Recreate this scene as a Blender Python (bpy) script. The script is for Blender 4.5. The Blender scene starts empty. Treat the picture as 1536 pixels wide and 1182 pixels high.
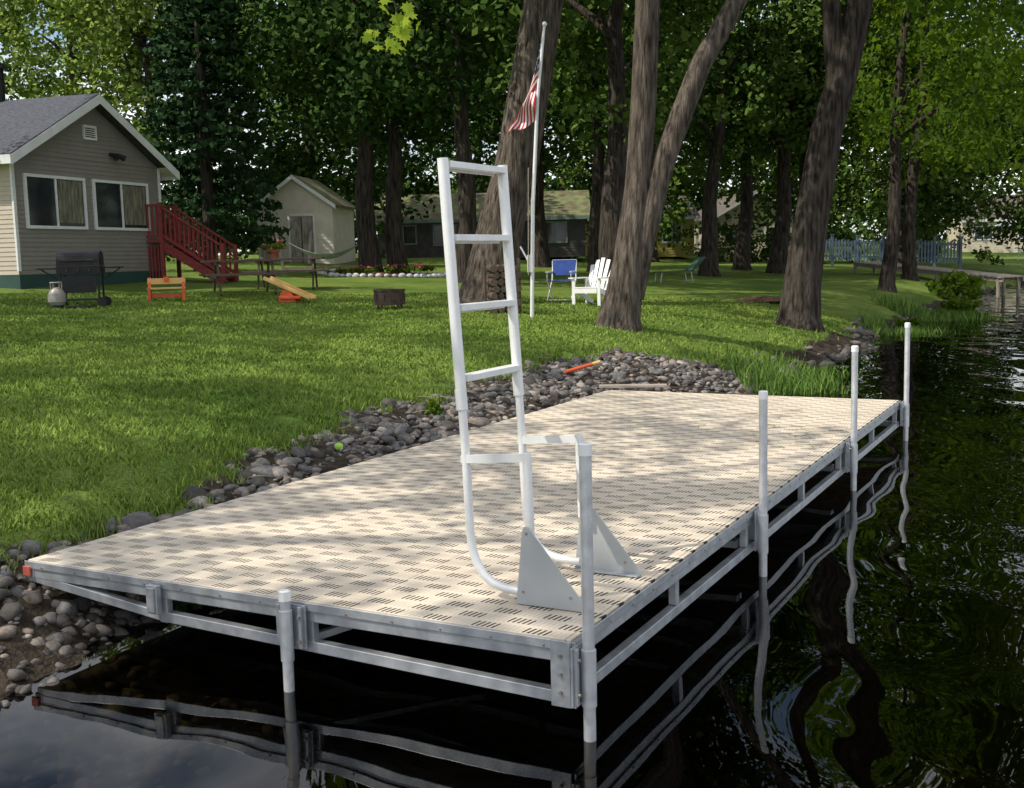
import bpy, bmesh, math, random
import numpy as np
from mathutils import Vector, Matrix
random.seed(7); rng=np.random.default_rng(11)
scene=bpy.context.scene
col=scene.collection
A0=np.array([.21,4.29]); D=np.array([.4693,.8830]); N=np.array([-.8830,.4693])
DOCK_ANG=math.atan2(.8830,.4693)
# ------------------------------------------------------------------ terrain
def tn(x,y):
    x=np.asarray(x,float)-A0[0]; y=np.asarray(y,float)-A0[1]
    return x*D[0]+y*D[1], x*N[0]+y*N[1]
def wob(t):
    return .16*np.sin(t*.9+1)+.1*np.sin(t*2.3+.4)+.25*np.sin(t*.23+2)*np.clip((t-10)/10,0,1)
def shift(t):
    return -np.clip(t-46,0,150)**2*.006
def edge(t):
    return np.interp(t,[-8,0,.7,3.7,8.5,10.6,11.6,60],[3.4,3.5,3.4,4.05,4.45,4.3,3.0,3.0])+.10*np.sin(t*3.1)+.06*np.sin(t*7.7+1)
PN=[-400,-150,-120,-20,-4,1,2.5,3.3,4.2,5.2,9,20,28,60,120,500]
PZ=[4,1.5,-.6,-2.6,-2,-.75,0,.34,.54,.74,.92,1.42,1.95,2.6,3.0,3.2]
def hz(x,y):
    t,n=tn(x,y)
    n2=n-np.where(n>-60,shift(t),0)
    n2=n2-wob(t)*np.clip(1-np.abs(n2-2.5)/3,0,1)
    z=np.interp(n2,PN,PZ)
    z=z+.03*np.sin(x*1.3)*np.sin(y*1.1+.5)*np.clip((n2-4)/2,0,1)
    return z
def gz(x,y): return float(hz(x,y))
# ------------------------------------------------------------------ nodes
def newmat(name):
    m=bpy.data.materials.new(name); m.use_nodes=True
    nt=m.node_tree; nt.nodes.clear()
    out=nt.nodes.new('ShaderNodeOutputMaterial')
    return m,nt,out
def nd(nt,t,**kw):
    x=nt.nodes.new(t)
    for k,v in kw.items():
        if k in x.inputs.keys(): x.inputs[k].default_value=v
        else: setattr(x,k,v)
    return x
def c4(c): return (c[0],c[1],c[2],1)
def pm(name,c1,c2=None,scale=8,rough=.6,metal=0,bump=0,bscale=None,stretch=(1,1,1),detail=5,rv=0,spec=.5):
    m,nt,out=newmat(name); L=nt.links
    b=nd(nt,'ShaderNodeBsdfPrincipled'); b.inputs['Roughness'].default_value=rough; b.inputs['Metallic'].default_value=metal
    b.inputs['Specular IOR Level'].default_value=spec
    L.new(b.outputs[0],out.inputs[0])
    if c2 is None: c2=tuple(min(1,x*.75) for x in c1)
    tc=nd(nt,'ShaderNodeTexCoord'); mp=nd(nt,'ShaderNodeMapping'); mp.inputs['Scale'].default_value=stretch
    L.new(tc.outputs['Object'],mp.inputs[0])
    nz=nd(nt,'ShaderNodeTexNoise'); nz.inputs['Scale'].default_value=scale; nz.inputs['Detail'].default_value=detail
    L.new(mp.outputs[0],nz.inputs['Vector'])
    r=nd(nt,'ShaderNodeValToRGB'); r.color_ramp.elements[0].position=.32; r.color_ramp.elements[1].position=.68
    r.color_ramp.elements[0].color=c4(c2); r.color_ramp.elements[1].color=c4(c1)
    L.new(nz.outputs['Fac'],r.inputs[0]); L.new(r.outputs[0],b.inputs['Base Color'])
    if rv:
        mr=nd(nt,'ShaderNodeMapRange'); mr.inputs['To Min'].default_value=rough-rv; mr.inputs['To Max'].default_value=rough+rv
        L.new(nz.outputs['Fac'],mr.inputs[0]); L.new(mr.outputs[0],b.inputs['Roughness'])
    if bump:
        n2=nd(nt,'ShaderNodeTexNoise'); n2.inputs['Scale'].default_value=bscale or scale*2; n2.inputs['Detail'].default_value=5
        L.new(mp.outputs[0],n2.inputs['Vector'])
        bp=nd(nt,'ShaderNodeBump'); bp.inputs['Distance'].default_value=bump; bp.inputs['Strength'].default_value=1
        L.new(n2.outputs['Fac'],bp.inputs['Height']); L.new(bp.outputs[0],b.inputs['Normal'])
    return m
def leafmat(name,dark,light,trans=.4):
    m,nt,out=newmat(name); L=nt.links
    a=nd(nt,'ShaderNodeAttribute',attribute_name='lv')
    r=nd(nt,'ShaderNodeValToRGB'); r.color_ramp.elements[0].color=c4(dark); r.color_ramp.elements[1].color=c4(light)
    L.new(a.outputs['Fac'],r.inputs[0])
    df=nd(nt,'ShaderNodeBsdfDiffuse'); L.new(r.outputs[0],df.inputs[0])
    if not trans:
        L.new(df.outputs[0],out.inputs[0]); return m
    tr=nd(nt,'ShaderNodeBsdfTranslucent')
    mx=nd(nt,'ShaderNodeMixRGB',blend_type='MULTIPLY'); mx.inputs[0].default_value=1; mx.inputs[2].default_value=(1.9,1.7,.5,1)
    L.new(r.outputs[0],mx.inputs[1]); L.new(mx.outputs[0],tr.inputs[0])
    ms=nd(nt,'ShaderNodeMixShader'); ms.inputs[0].default_value=trans
    L.new(df.outputs[0],ms.inputs[1]); L.new(tr.outputs[0],ms.inputs[2]); L.new(ms.outputs[0],out.inputs[0])
    return m
ALU=pm('aluminium',(.70,.71,.72),(.52,.53,.54),scale=14,rough=.42,metal=.6,rv=.08)
ALUF=pm('frame_aluminium',(.56,.58,.60),(.38,.40,.42),scale=11,rough=.42,metal=.7,rv=.1)
ALUW=pm('anodised_aluminium',(.80,.80,.78),(.70,.70,.69),scale=9,rough=.48,metal=.35,rv=.06)
ALUD=pm('weathered_aluminium',(.43,.45,.47),(.30,.32,.34),scale=18,rough=.45,metal=.6,rv=.1)
PLATE=pm('plate_aluminium',(.44,.46,.47),(.38,.40,.41),scale=5,rough=.5,metal=.4)
WHITEP=pm('white_plastic',(.8,.8,.78),(.72,.72,.70),scale=6,rough=.45)
BOLT=pm('bolt_steel',(.25,.18,.12),(.35,.33,.3),scale=60,rough=.5,metal=.7)
BARK=pm('bark',(.16,.13,.105),(.028,.023,.018),scale=2.6,rough=.95,bump=.07,bscale=4.5,stretch=(6,6,.9),spec=.1,detail=8)
BARKD=pm('bark_dark',(.085,.07,.057),(.016,.013,.011),scale=2.6,rough=.95,bump=.06,bscale=4.5,stretch=(6,6,.9),spec=.1,detail=7)
SIDSHADE=pm('shaded_grey_siding',(.24,.215,.185),(.21,.19,.165),scale=3,rough=.7)  # darker copy of the house siding: shade on front and right painted in
SIDSUN=pm('sunlit_tan_siding',(.50,.43,.35),(.46,.39,.31),scale=3,rough=.7)  # lighter copy of the house siding: sun on the left wall painted in
TRIMW=pm('white_trim',(.75,.75,.74),(.66,.66,.65),scale=4,rough=.5)
SHING=pm('grey_shingles',(.085,.09,.11),(.03,.033,.042),scale=9,rough=.95,stretch=(1,1,6),bump=.02)
MOSS=pm('mossy_shingles',(.16,.19,.07),(.09,.065,.045),scale=2.2,rough=.95,bump=.03)
GREENF=pm('green_skirting',(.02,.07,.055),(.015,.045,.04),scale=3,rough=.7)
GLASSD=pm('window_dark_glass',(.03,.035,.04),(.015,.018,.02),scale=2,rough=.06)
CURT=pm('curtain',(.25,.23,.15),(.07,.066,.055),scale=2.2,rough=.85,stretch=(9,9,1.2))
REDW=pm('red_painted_wood',(.26,.028,.024),(.15,.016,.014),scale=8,rough=.65)
BLACKM=pm('black_enamel',(.012,.012,.014),(.022,.022,.022),scale=10,rough=.55,spec=.3)
DARKW=pm('dark_wood',(.14,.095,.068),(.06,.042,.03),scale=7,rough=.8,stretch=(1,6,6))
GREYW=pm('weathered_wood',(.36,.31,.26),(.2,.17,.14),scale=7,rough=.85,stretch=(1,6,6))
DOORW=pm('weathered_door',(.42,.38,.33),(.18,.15,.13),scale=3,rough=.85,stretch=(5,5,1))
ORANGE=pm('orange_plastic',(.72,.12,.03),(.62,.09,.02),scale=4,rough=.45)
YELLOW=pm('yellow_plastic',(.72,.46,.16),(.6,.38,.12),scale=4,rough=.5)
PROP=pm('propane_tank_paint',(.36,.34,.30),(.24,.21,.18),scale=9,rough=.4)
BLUEF=pm('blue_fabric',(.03,.08,.32),(.02,.05,.22),scale=9,rough=.8)
RUST=pm('rusty_steel',(.08,.045,.03),(.03,.02,.016),scale=9,rough=.8)
MULCH=pm('red_mulch',(.16,.05,.035),(.06,.022,.018),scale=14,rough=1,bump=.04)
STONEW=pm('white_stones',(.6,.6,.58),(.4,.4,.4),scale=5,rough=.8)
BLUEP=pm('blue_grey_paint',(.13,.19,.25),(.08,.12,.16),scale=3,rough=.7)
BEIGE=pm('beige_siding',(.66,.60,.50),(.58,.52,.44),scale=3,rough=.7)
CREAM=pm('cream_siding',(.60,.53,.40),(.5,.44,.33),scale=3,rough=.7)
YSID=pm('yellow_siding',(.58,.50,.14),(.48,.40,.11),scale=3,rough=.7)
DKSID=pm('dark_siding',(.09,.085,.075),(.05,.047,.042),scale=3,rough=.8)
ROOFB=pm('brown_shingles',(.13,.105,.085),(.07,.06,.05),scale=9,rough=.95)
FRED=pm('flag_red',(.50,.025,.035),(.40,.015,.025),scale=6,rough=.8)
FWHITE=pm('flag_white',(.78,.76,.74),(.7,.68,.66),scale=6,rough=.8)
FBLUE=pm('flag_blue',(.025,.035,.12),(.02,.025,.09),scale=6,rough=.8)
REDR=pm('red_reflector',(.5,.12,.08),(.4,.09,.06),scale=20,rough=.3)
TENNIS=pm('tennis_ball_felt',(.35,.6,.08),(.28,.5,.06),scale=40,rough=.9)
HAMM=pm('hammock_cloth',(.6,.66,.6),(.45,.52,.48),scale=6,rough=.8)
TERRA=pm('terracotta',(.4,.14,.07),(.32,.11,.06),scale=8,rough=.8)
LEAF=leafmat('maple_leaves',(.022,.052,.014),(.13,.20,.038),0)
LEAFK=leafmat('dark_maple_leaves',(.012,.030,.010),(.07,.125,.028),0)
LEAFT=leafmat('maple_leaves_backlit',(.020,.050,.012),(.09,.165,.026),.45)
LEAFN=leafmat('maple_leaves_fresh',(.03,.07,.014),(.13,.21,.03),.5)
LEAFS=leafmat('spruce_needles',(.012,.03,.014),(.04,.075,.03),0)
LEAFB=leafmat('sunny_leaves',(.06,.11,.022),(.28,.36,.08),0)
TWIGL=leafmat('sun_tinted_maple_leaves',(.20,.30,.04),(.36,.46,.07),.5)  # twig leaves brightened and yellowed in colour to stand for sun on them
GRASSM=leafmat('grass_blades',(.06,.12,.02),(.26,.34,.07),0)
WEEDM=leafmat('weed_blades',(.04,.10,.015),(.17,.26,.06),0)
FLOW=leafmat('flower_petals',(.5,.03,.05),(.7,.25,.3),0)
# ------------------------------------------------------------------ builder
def empty(name,loc=(0,0,0),rz=0):
    o=bpy.data.objects.new(name,None); o.location=loc; o.rotation_euler=(0,0,rz); o.empty_display_size=.2
    col.objects.link(o); return o
class B:
    def __init__(s): s.v=[];s.f=[];s.m=[];s.s=[]
    def add(s,vs,fs,m=0,sm=False):
        k=len(s.v); s.v+= [tuple(map(float,p)) for p in vs]
        for f in fs: s.f.append([i+k for i in f]); s.m.append(m); s.s.append(sm)
    def box(s,c,sz,m=0,rot=None):
        h=Vector(sz)/2; vs=[]
        R=rot if rot is not None else Matrix.Identity(3)
        for x in(-1,1):
            for y in(-1,1):
                for z in(-1,1): vs.append(Vector(c)+R@Vector((x*h.x,y*h.y,z*h.z)))
        s.add(vs,[(0,1,3,2),(4,6,7,5),(0,4,5,1),(2,3,7,6),(0,2,6,4),(1,5,7,3)],m)
    def beam(s,p,q,w,h,m=0,up=(0,0,1)):
        p=Vector(p);q=Vector(q);x=(q-p);l=x.length;x.normalize();u=Vector(up)
        if abs(x.dot(u))>.99:u=Vector((1,0,0))
        y=u.cross(x).normalized();z=x.cross(y)
        s.box((p+q)/2,(l,w,h),m,Matrix((x,y,z)).transposed())
    def tube(s,pts,r,seg=12,m=0,cap=True,wob=0):
        P=[Vector(p) for p in pts]; n=len(P)
        rr=[r]*n if not hasattr(r,'__len__') else list(r)
        T=[(P[min(i+1,n-1)]-P[max(i-1,0)]).normalized() for i in range(n)]
        u=T[0].orthogonal().normalized(); vs=[]
        for i in range(n):
            u=(u-T[i]*u.dot(T[i])).normalized(); w=T[i].cross(u)
            for k in range(seg):
                a=2*math.pi*k/seg
                q=rr[i]*(1+wob*math.sin(3*a+i*.6)+wob*.6*math.sin(5*a-i*.9))
                vs.append(P[i]+u*math.cos(a)*q+w*math.sin(a)*q)
        fs=[(i*seg+k,i*seg+(k+1)%seg,(i+1)*seg+(k+1)%seg,(i+1)*seg+k) for i in range(n-1) for k in range(seg)]
        s.add(vs,fs,m,True)
        if cap:
            s.add(vs[:seg],[list(range(seg))[::-1]],m); s.add(vs[-seg:],[list(range(seg))],m)
    def prism(s,poly,off,m=0):
        k=len(poly); o=Vector(off); vs=[Vector(p) for p in poly]+[Vector(p)+o for p in poly]
        s.add(vs,[list(range(k))[::-1],list(range(k,2*k))]+[(i,(i+1)%k,(i+1)%k+k,i+k) for i in range(k)],m)
    def quad(s,a,b,c,e,m=0): s.add([a,b,c,e],[(0,1,2,3)],m)
    def ell(s,c,r,m=0,seg=14,rings=8,z0=-1,z1=1):
        vs=[];fs=[]
        for i in range(rings+1):
            ph=math.asin(z0)+(math.asin(z1)-math.asin(z0))*i/rings
            for k in range(seg):
                a=2*math.pi*k/seg; vs.append((c[0]+r[0]*math.cos(ph)*math.cos(a),c[1]+r[1]*math.cos(ph)*math.sin(a),c[2]+r[2]*math.sin(ph)))
        for i in range(rings):
            for k in range(seg): fs.append((i*seg+k,i*seg+(k+1)%seg,(i+1)*seg+(k+1)%seg,(i+1)*seg+k))
        s.add(vs,fs,m,True)
    def make(s,name,mats,parent=None,bevel=0,loc=None):
        me=bpy.data.meshes.new(name); me.from_pydata(s.v,[],s.f); 
        for mm in mats: me.materials.append(mm)
        me.polygons.foreach_set('material_index',s.m); me.polygons.foreach_set('use_smooth',s.s)
        bm=bmesh.new(); bm.from_mesh(me); bmesh.ops.recalc_face_normals(bm,faces=bm.faces); bm.to_mesh(me); bm.free()
        o=bpy.data.objects.new(name,me); col.objects.link(o)
        if parent: o.parent=parent
        if loc: o.location=loc
        if bevel:
            b=o.modifiers.new('b','BEVEL'); b.width=bevel; b.segments=2; b.limit_method='ANGLE'; b.angle_limit=.9
        return o
def npmesh(name,verts,faces,mat,attr=None,smooth=False,parent=None,aname='lv'):
    me=bpy.data.meshes.new(name); F,k=faces.shape
    me.vertices.add(len(verts)); me.vertices.foreach_set('co',np.ascontiguousarray(verts,dtype=np.float32).ravel())
    me.loops.add(F*k); me.loops.foreach_set('vertex_index',faces.astype(np.int32).ravel())
    me.polygons.add(F); me.polygons.foreach_set('loop_start',(np.arange(F)*k).astype(np.int32))
    me.polygons.foreach_set('loop_total',np.full(F,k,dtype=np.int32))
    me.update(calc_edges=True)
    if smooth: me.polygons.foreach_set('use_smooth',np.ones(F,dtype=bool))
    if attr is not None:
        a=me.attributes.new(aname,'FLOAT','FACE'); a.data.foreach_set('value',np.ascontiguousarray(attr,dtype=np.float32))
    me.materials.append(mat)
    o=bpy.data.objects.new(name,me); col.objects.link(o)
    if parent: o.parent=parent
    return o
# ------------------------------------------------------------------ leaves
def leaf_geo(cent,rad,per,size,flat=.6,up=.7,cv=None):
    cent=np.asarray(cent,float); n=len(cent)*per
    rad=np.broadcast_to(np.asarray(rad,float),(len(cent),))
    g=rng.normal(size=(n,3)); g/=np.linalg.norm(g,axis=1)[:,None]
    g*=(rng.random(n)**.45)[:,None]; g[:,2]*=flat
    p=np.repeat(cent,per,0)+g*np.repeat(rad,per)[:,None]
    nr=rng.normal(size=(n,3)); nr/=np.linalg.norm(nr,axis=1)[:,None]; nr[:,2]+=up; nr/=np.linalg.norm(nr,axis=1)[:,None]
    t=np.cross(nr,rng.normal(size=(n,3))); t/=np.linalg.norm(t,axis=1)[:,None]; b=np.cross(nr,t)
    s=(size*(.6+.8*rng.random(n)))[:,None]
    v=np.stack([p-t*s*.5,p+b*s*.36-t*s*.05,p+t*s*.5-nr*s*.12,p-b*s*.36-t*s*.05],1).reshape(-1,3)
    f=np.arange(n*4).reshape(-1,4)
    if cv is None: cv=rng.random(len(cent))
    lv=np.clip(.55*np.repeat(cv,per)+.45*rng.random(n),0,1)
    return v,f,lv
def crown_centers(n,zc,rx,rz,shell=.5,blobs=9):
    bl=[]
    for i in range(blobs):
        a=rng.random()*6.28; q=rng.random()**.5*.62; z=rng.uniform(-.7,.75)
        bl.append((math.cos(a)*q*rx*math.sqrt(max(.15,1-z*z*.7)),math.sin(a)*q*rx*math.sqrt(max(.15,1-z*z*.7)),zc+z*rz,rng.uniform(.36,.6)))
    out=[]
    for i in range(n):
        b=bl[rng.integers(blobs)]
        g=rng.normal(size=3); g/=np.linalg.norm(g); g*=(shell+(1-shell)*rng.random())
        out.append((b[0]+g[0]*rx*b[3],b[1]+g[1]*rx*b[3],b[2]+g[2]*rz*b[3]*.8))
    return np.array(out),bl
crown_lib={}
def make_crown(key,mat,n,zc,rx,rz,per,size,crad,blobs=9,mat2=None):
    c,bl=crown_centers(n,zc,rx,rz,blobs=blobs)
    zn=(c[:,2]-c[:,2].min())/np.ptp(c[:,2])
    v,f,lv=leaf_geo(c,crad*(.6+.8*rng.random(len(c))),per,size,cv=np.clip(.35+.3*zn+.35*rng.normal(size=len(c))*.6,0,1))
    o=npmesh('crown_'+key,v,f,mat,lv); me=o.data; bpy.data.objects.remove(o); crown_lib[key]=(me,bl,c)
    if mat2:
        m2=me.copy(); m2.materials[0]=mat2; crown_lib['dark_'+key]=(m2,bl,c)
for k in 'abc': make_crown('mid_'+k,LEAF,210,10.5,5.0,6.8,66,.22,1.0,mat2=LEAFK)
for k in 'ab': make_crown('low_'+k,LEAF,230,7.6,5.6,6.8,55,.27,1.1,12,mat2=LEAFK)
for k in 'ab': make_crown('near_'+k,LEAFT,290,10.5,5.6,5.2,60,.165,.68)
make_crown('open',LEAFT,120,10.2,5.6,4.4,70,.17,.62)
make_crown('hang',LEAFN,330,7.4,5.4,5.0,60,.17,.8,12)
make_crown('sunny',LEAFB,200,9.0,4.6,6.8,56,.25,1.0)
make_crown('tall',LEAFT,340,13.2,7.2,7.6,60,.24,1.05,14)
def limbs(b,bl,base,top,r,m=0):
    for q in bl:
        e=Vector(q[:3]); s=Vector(base).lerp(Vector(top),min(1,max(.1,(e.z-base[2]-1.5)/(top[2]-base[2]+.01))))
        if (e-s).length<.6: continue
        mid=s.lerp(e,.5)+Vector((0,0,.25*(e-s).length*.4))
        b.tube([s,s.lerp(mid,.5)+Vector((0,0,.05)),mid,e],[r*.42,r*.34,r*.24,r*.06],7,m,cap=False)
def tree(name,x,y,key,sc=1,rz=0,r=.32,lean=(0,0),bark=BARKD,trunk=None,zs=1,crown_off=(0,0,0)):
    z=gz(x,y)-.1
    e=empty(name,(x,y,z))
    me,bl,c=crown_lib[key]
    b=B()
    ca,sa=math.cos(rz),math.sin(rz)
    B2=[((q[0]*ca-q[1]*sa)*sc+crown_off[0],(q[0]*sa+q[1]*ca)*sc+crown_off[1],q[2]*sc*zs+crown_off[2]) for q in bl]
    if trunk is None:
        H=11*zs*sc; pts=[];rr=[]
        for i in range(9):
            f=i/8; pts.append((lean[0]*f+.08*math.sin(i*1.7+x),lean[1]*f+.08*math.cos(i*1.3+y),f*H)); rr.append(r*(1-.75*f)*(1.45 if i==0 else 1))
        pts.insert(1,(pts[0][0],pts[0][1],.35)); rr.insert(1,r*1.12)
        b.tube(pts,rr,12,0,wob=.05)
        limbs(b,B2,(lean[0]*.2,lean[1]*.2,2.5),(lean[0],lean[1],H),r)
    else:
        for pts,rr in trunk:
            b.tube([(p[0]-x,p[1]-y,p[2]-z) for p in pts],rr,14,0,wob=.045)
        top=trunk[0][0][-1]; t0=(top[0]-x,top[1]-y,top[2]-z)
        p1=trunk[0][0][-3]
        limbs(b,B2,(p1[0]-x,p1[1]-y,p1[2]-z),t0,r*.8)
    b.make('trunk',[bark],e)
    o=bpy.data.objects.new('crown',me); col.objects.link(o); o.parent=e; o.scale=(sc,sc,sc*zs); o.rotation_euler=(0,0,rz); o.location=crown_off
    return e
# ------------------------------------------------------------------ ground
def axis(parts):
    out=[]
    for a,b,s in parts: out+=list(np.arange(a,b,s))
    return np.array(out+[parts[-1][1]])
ts=axis([(-500,-60,40),(-60,-10,3),(-10,16,.2),(16,40,.5),(40,90,2),(90,500,25)])
ns=axis([(-500,-150,50),(-150,-20,8),(-20,0,1.5),(0,5.6,.15),(5.6,30,.6),(30,70,3),(70,500,40)])
TT,NN=np.meshgrid(ts,ns,indexing='ij')
X=A0[0]+TT*D[0]+NN*N[0]; Y=A0[1]+TT*D[1]+NN*N[1]
Z=hz(X.ravel(),Y.ravel()).reshape(X.shape)
near=((TT>-10)&(TT<16)&(NN>0)&(NN<6))
Z=Z+near*.02*rng.normal(size=Z.shape)*(NN<4.6)
nv=np.stack([X,Y,Z],-1).reshape(-1,3)
I=np.arange(len(ts)*len(ns)).reshape(len(ts),len(ns))
ff=np.stack([I[:-1,:-1],I[1:,:-1],I[1:,1:],I[:-1,1:]],-1).reshape(-1,4)
m,nt,out=newmat('lawn_and_soil'); L=nt.links
b=nd(nt,'ShaderNodeBsdfPrincipled'); b.inputs['Roughness'].default_value=.95; b.inputs['Specular IOR Level'].default_value=.1; L.new(b.outputs[0],out.inputs[0])
at=nd(nt,'ShaderNodeAttribute',attribute_name='zone')
tc=nd(nt,'ShaderNodeTexCoord')
n1=nd(nt,'ShaderNodeTexNoise'); n1.inputs['Scale'].default_value=.5; n1.inputs['Detail'].default_value=8; n1.inputs['Roughness'].default_value=.65
n2=nd(nt,'ShaderNodeTexNoise'); n2.inputs['Scale'].default_value=9; n2.inputs['Detail'].default_value=8
n3=nd(nt,'ShaderNodeTexNoise'); n3.inputs['Scale'].default_value=45; n3.inputs['Detail'].default_value=4
for q in(n1,n2,n3): L.new(tc.outputs['Object'],q.inputs['Vector'])
r1=nd(nt,'ShaderNodeValToRGB'); r1.color_ramp.elements[0].position=.35; r1.color_ramp.elements[1].position=.68
r1.color_ramp.elements[0].color=(.082,.155,.027,1); r1.color_ramp.elements[1].color=(.20,.265,.06,1); L.new(n1.outputs['Fac'],r1.inputs[0])
r3=nd(nt,'ShaderNodeValToRGB'); r3.color_ramp.elements[0].position=.3; r3.color_ramp.elements[1].position=.7
r3.color_ramp.elements[0].color=(.5,.5,.45,1); r3.color_ramp.elements[1].color=(1.25,1.2,1.1,1); L.new(n3.outputs['Fac'],r3.inputs[0])
mg=nd(nt,'ShaderNodeMixRGB',blend_type='MULTIPLY'); mg.inputs[0].default_value=1; L.new(r1.outputs[0],mg.inputs[1]); L.new(r3.outputs[0],mg.inputs[2])
r2=nd(nt,'ShaderNodeValToRGB'); r2.color_ramp.elements[0].position=.3; r2.color_ramp.elements[1].position=.75
r2.color_ramp.elements[0].color=(.018,.014,.011,1); r2.color_ramp.elements[1].color=(.085,.066,.047,1); L.new(n2.outputs['Fac'],r2.inputs[0])
ad=nd(nt,'ShaderNodeMath',operation='MULTIPLY_ADD'); L.new(n2.outputs['Fac'],ad.inputs[0]); ad.inputs[1].default_value=.7; L.new(at.outputs['Fac'],ad.inputs[2])
sm=nd(nt,'ShaderNodeMapRange'); sm.inputs['From Min'].default_value=.72; sm.inputs['From Max'].default_value=.95; L.new(ad.outputs[0],sm.inputs[0])
mx=nd(nt,'ShaderNodeMixRGB'); L.new(sm.outputs[0],mx.inputs[0]); L.new(mg.outputs[0],mx.inputs[1]); L.new(r2.outputs[0],mx.inputs[2])
bed=nd(nt,'ShaderNodeMixRGB',blend_type='MULTIPLY'); L.new(mx.outputs[0],bed.inputs[1]); bed.inputs[2].default_value=(.3,.3,.22,1)
bf=nd(nt,'ShaderNodeMath',operation='GREATER_THAN'); bf.inputs[1].default_value=1.5; L.new(at.outputs['Fac'],bf.inputs[0]); L.new(bf.outputs[0],bed.inputs[0])
L.new(bed.outputs[0],b.inputs['Base Color'])
bp=nd(nt,'ShaderNodeBump'); bp.inputs['Distance'].default_value=.03; L.new(n3.outputs['Fac'],bp.inputs['Height']); L.new(bp.outputs[0],b.inputs['Normal'])
g=npmesh('ground',nv,ff,m,None,True)
zone=np.where(Z<-.02,2.0,np.clip((edge(TT)+.12-NN+np.where(TT<46,0,-3))/.3,0,1)); zone=np.where((NN<0)&(Z>0),0,zone)
a=g.data.attributes.new('zone','FLOAT','POINT'); a.data.foreach_set('value',zone.ravel().astype(np.float32))
# ------------------------------------------------------------------ water
m,nt,out=newmat('lake_water'); L=nt.links
tc=nd(nt,'ShaderNodeTexCoord'); mp=nd(nt,'ShaderNodeMapping'); mp.inputs['Rotation'].default_value=(0,0,-.5); mp.inputs['Scale'].default_value=(1,.55,1)
L.new(tc.outputs['Object'],mp.inputs[0])
w1=nd(nt,'ShaderNodeTexNoise'); w1.inputs['Scale'].default_value=1.7; w1.inputs['Detail'].default_value=.3
w2=nd(nt,'ShaderNodeTexNoise'); w2.inputs['Scale'].default_value=5; w2.inputs['Detail'].default_value=1
L.new(mp.outputs[0],w1.inputs['Vector']); L.new(mp.outputs[0],w2.inputs['Vector'])
b1=nd(nt,'ShaderNodeBump'); b1.inputs['Distance'].default_value=.025; L.new(w1.outputs['Fac'],b1.inputs['Height'])
b2=nd(nt,'ShaderNodeBump'); b2.inputs['Distance'].default_value=.0007; L.new(w2.outputs['Fac'],b2.inputs['Height']); L.new(b1.outputs[0],b2.inputs['Normal'])
fr=nd(nt,'ShaderNodeFresnel'); fr.inputs['IOR'].default_value=1.34; L.new(b2.outputs[0],fr.inputs['Normal'])
gl=nd(nt,'ShaderNodeBsdfGlossy'); gl.inputs['Roughness'].default_value=.01; L.new(b2.outputs[0],gl.inputs['Normal'])
tr=nd(nt,'ShaderNodeBsdfTransparent'); tr.inputs[0].default_value=(.30,.27,.16,1)
ms=nd(nt,'ShaderNodeMixShader'); L.new(fr.outputs[0],ms.inputs[0]); L.new(tr.outputs[0],ms.inputs[1]); L.new(gl.outputs[0],ms.inputs[2]); L.new(ms.outputs[0],out.inputs[0])
b=B(); b.quad((-600,-600,0),(600,-600,0),(600,600,0),(-600,600,0)); b.make('lake_water',[m])
# ------------------------------------------------------------------ rocks
m,nt,out=newmat('river_rock'); L=nt.links
b=nd(nt,'ShaderNodeBsdfPrincipled'); b.inputs['Roughness'].default_value=.8; L.new(b.outputs[0],out.inputs[0])
at=nd(nt,'ShaderNodeAttribute',attribute_name='lv'); r=nd(nt,'ShaderNodeValToRGB'); cr=r.color_ramp
cr.elements[0].color=(.04,.034,.03,1); cr.elements[1].color=(.34,.30,.265,1)
e=cr.elements.new(.35); e.color=(.10,.087,.076,1); e=cr.elements.new(.6); e.color=(.14,.137,.133,1); e=cr.elements.new(.82); e.color=(.21,.165,.13,1)
L.new(at.outputs['Fac'],r.inputs[0]); tc=nd(nt,'ShaderNodeTexCoord'); nz=nd(nt,'ShaderNodeTexNoise'); nz.inputs['Scale'].default_value=30; nz.inputs['Detail'].default_value=5
L.new(tc.outputs['Object'],nz.inputs['Vector']); r2=nd(nt,'ShaderNodeValToRGB'); r2.color_ramp.elements[0].position=.3; r2.color_ramp.elements[0].color=(.55,.55,.55,1); r2.color_ramp.elements[1].color=(1.2,1.2,1.2,1); r2.color_ramp.elements[1].position=.7
L.new(nz.outputs['Fac'],r2.inputs[0]); mx=nd(nt,'ShaderNodeMixRGB',blend_type='MULTIPLY'); mx.inputs[0].default_value=1; L.new(r.outputs[0],mx.inputs[1]); L.new(r2.outputs[0],mx.inputs[2]); L.new(mx.outputs[0],b.inputs['Base Color'])
bp=nd(nt,'ShaderNodeBump'); bp.inputs['Distance'].default_value=.006; L.new(nz.outputs['Fac'],bp.inputs['Height']); L.new(bp.outputs[0],b.inputs['Normal'])
ROCK=m
bm=bmesh.new(); bmesh.ops.create_icosphere(bm,subdivisions=2,radius=1); ico=np.array([v.co[:] for v in bm.verts]); icf=np.array([[v.index for v in f.verts] for f in bm.faces]); bm.free()
vari=[]
for i in range(14):
    k=rng.normal(size=(4,3)); v=ico.copy()
    q=sum(.11*np.sin(v@kk*1.6+j) for j,kk in enumerate(k)); v=v*(1+q)[:,None]
    pl=rng.normal(size=(3,3)); 
    for p in pl:
        p/=np.linalg.norm(p); dd=v@p; v-=np.outer(np.clip(dd-.72,0,1)*.85,p)
    vari.append(v)
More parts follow.
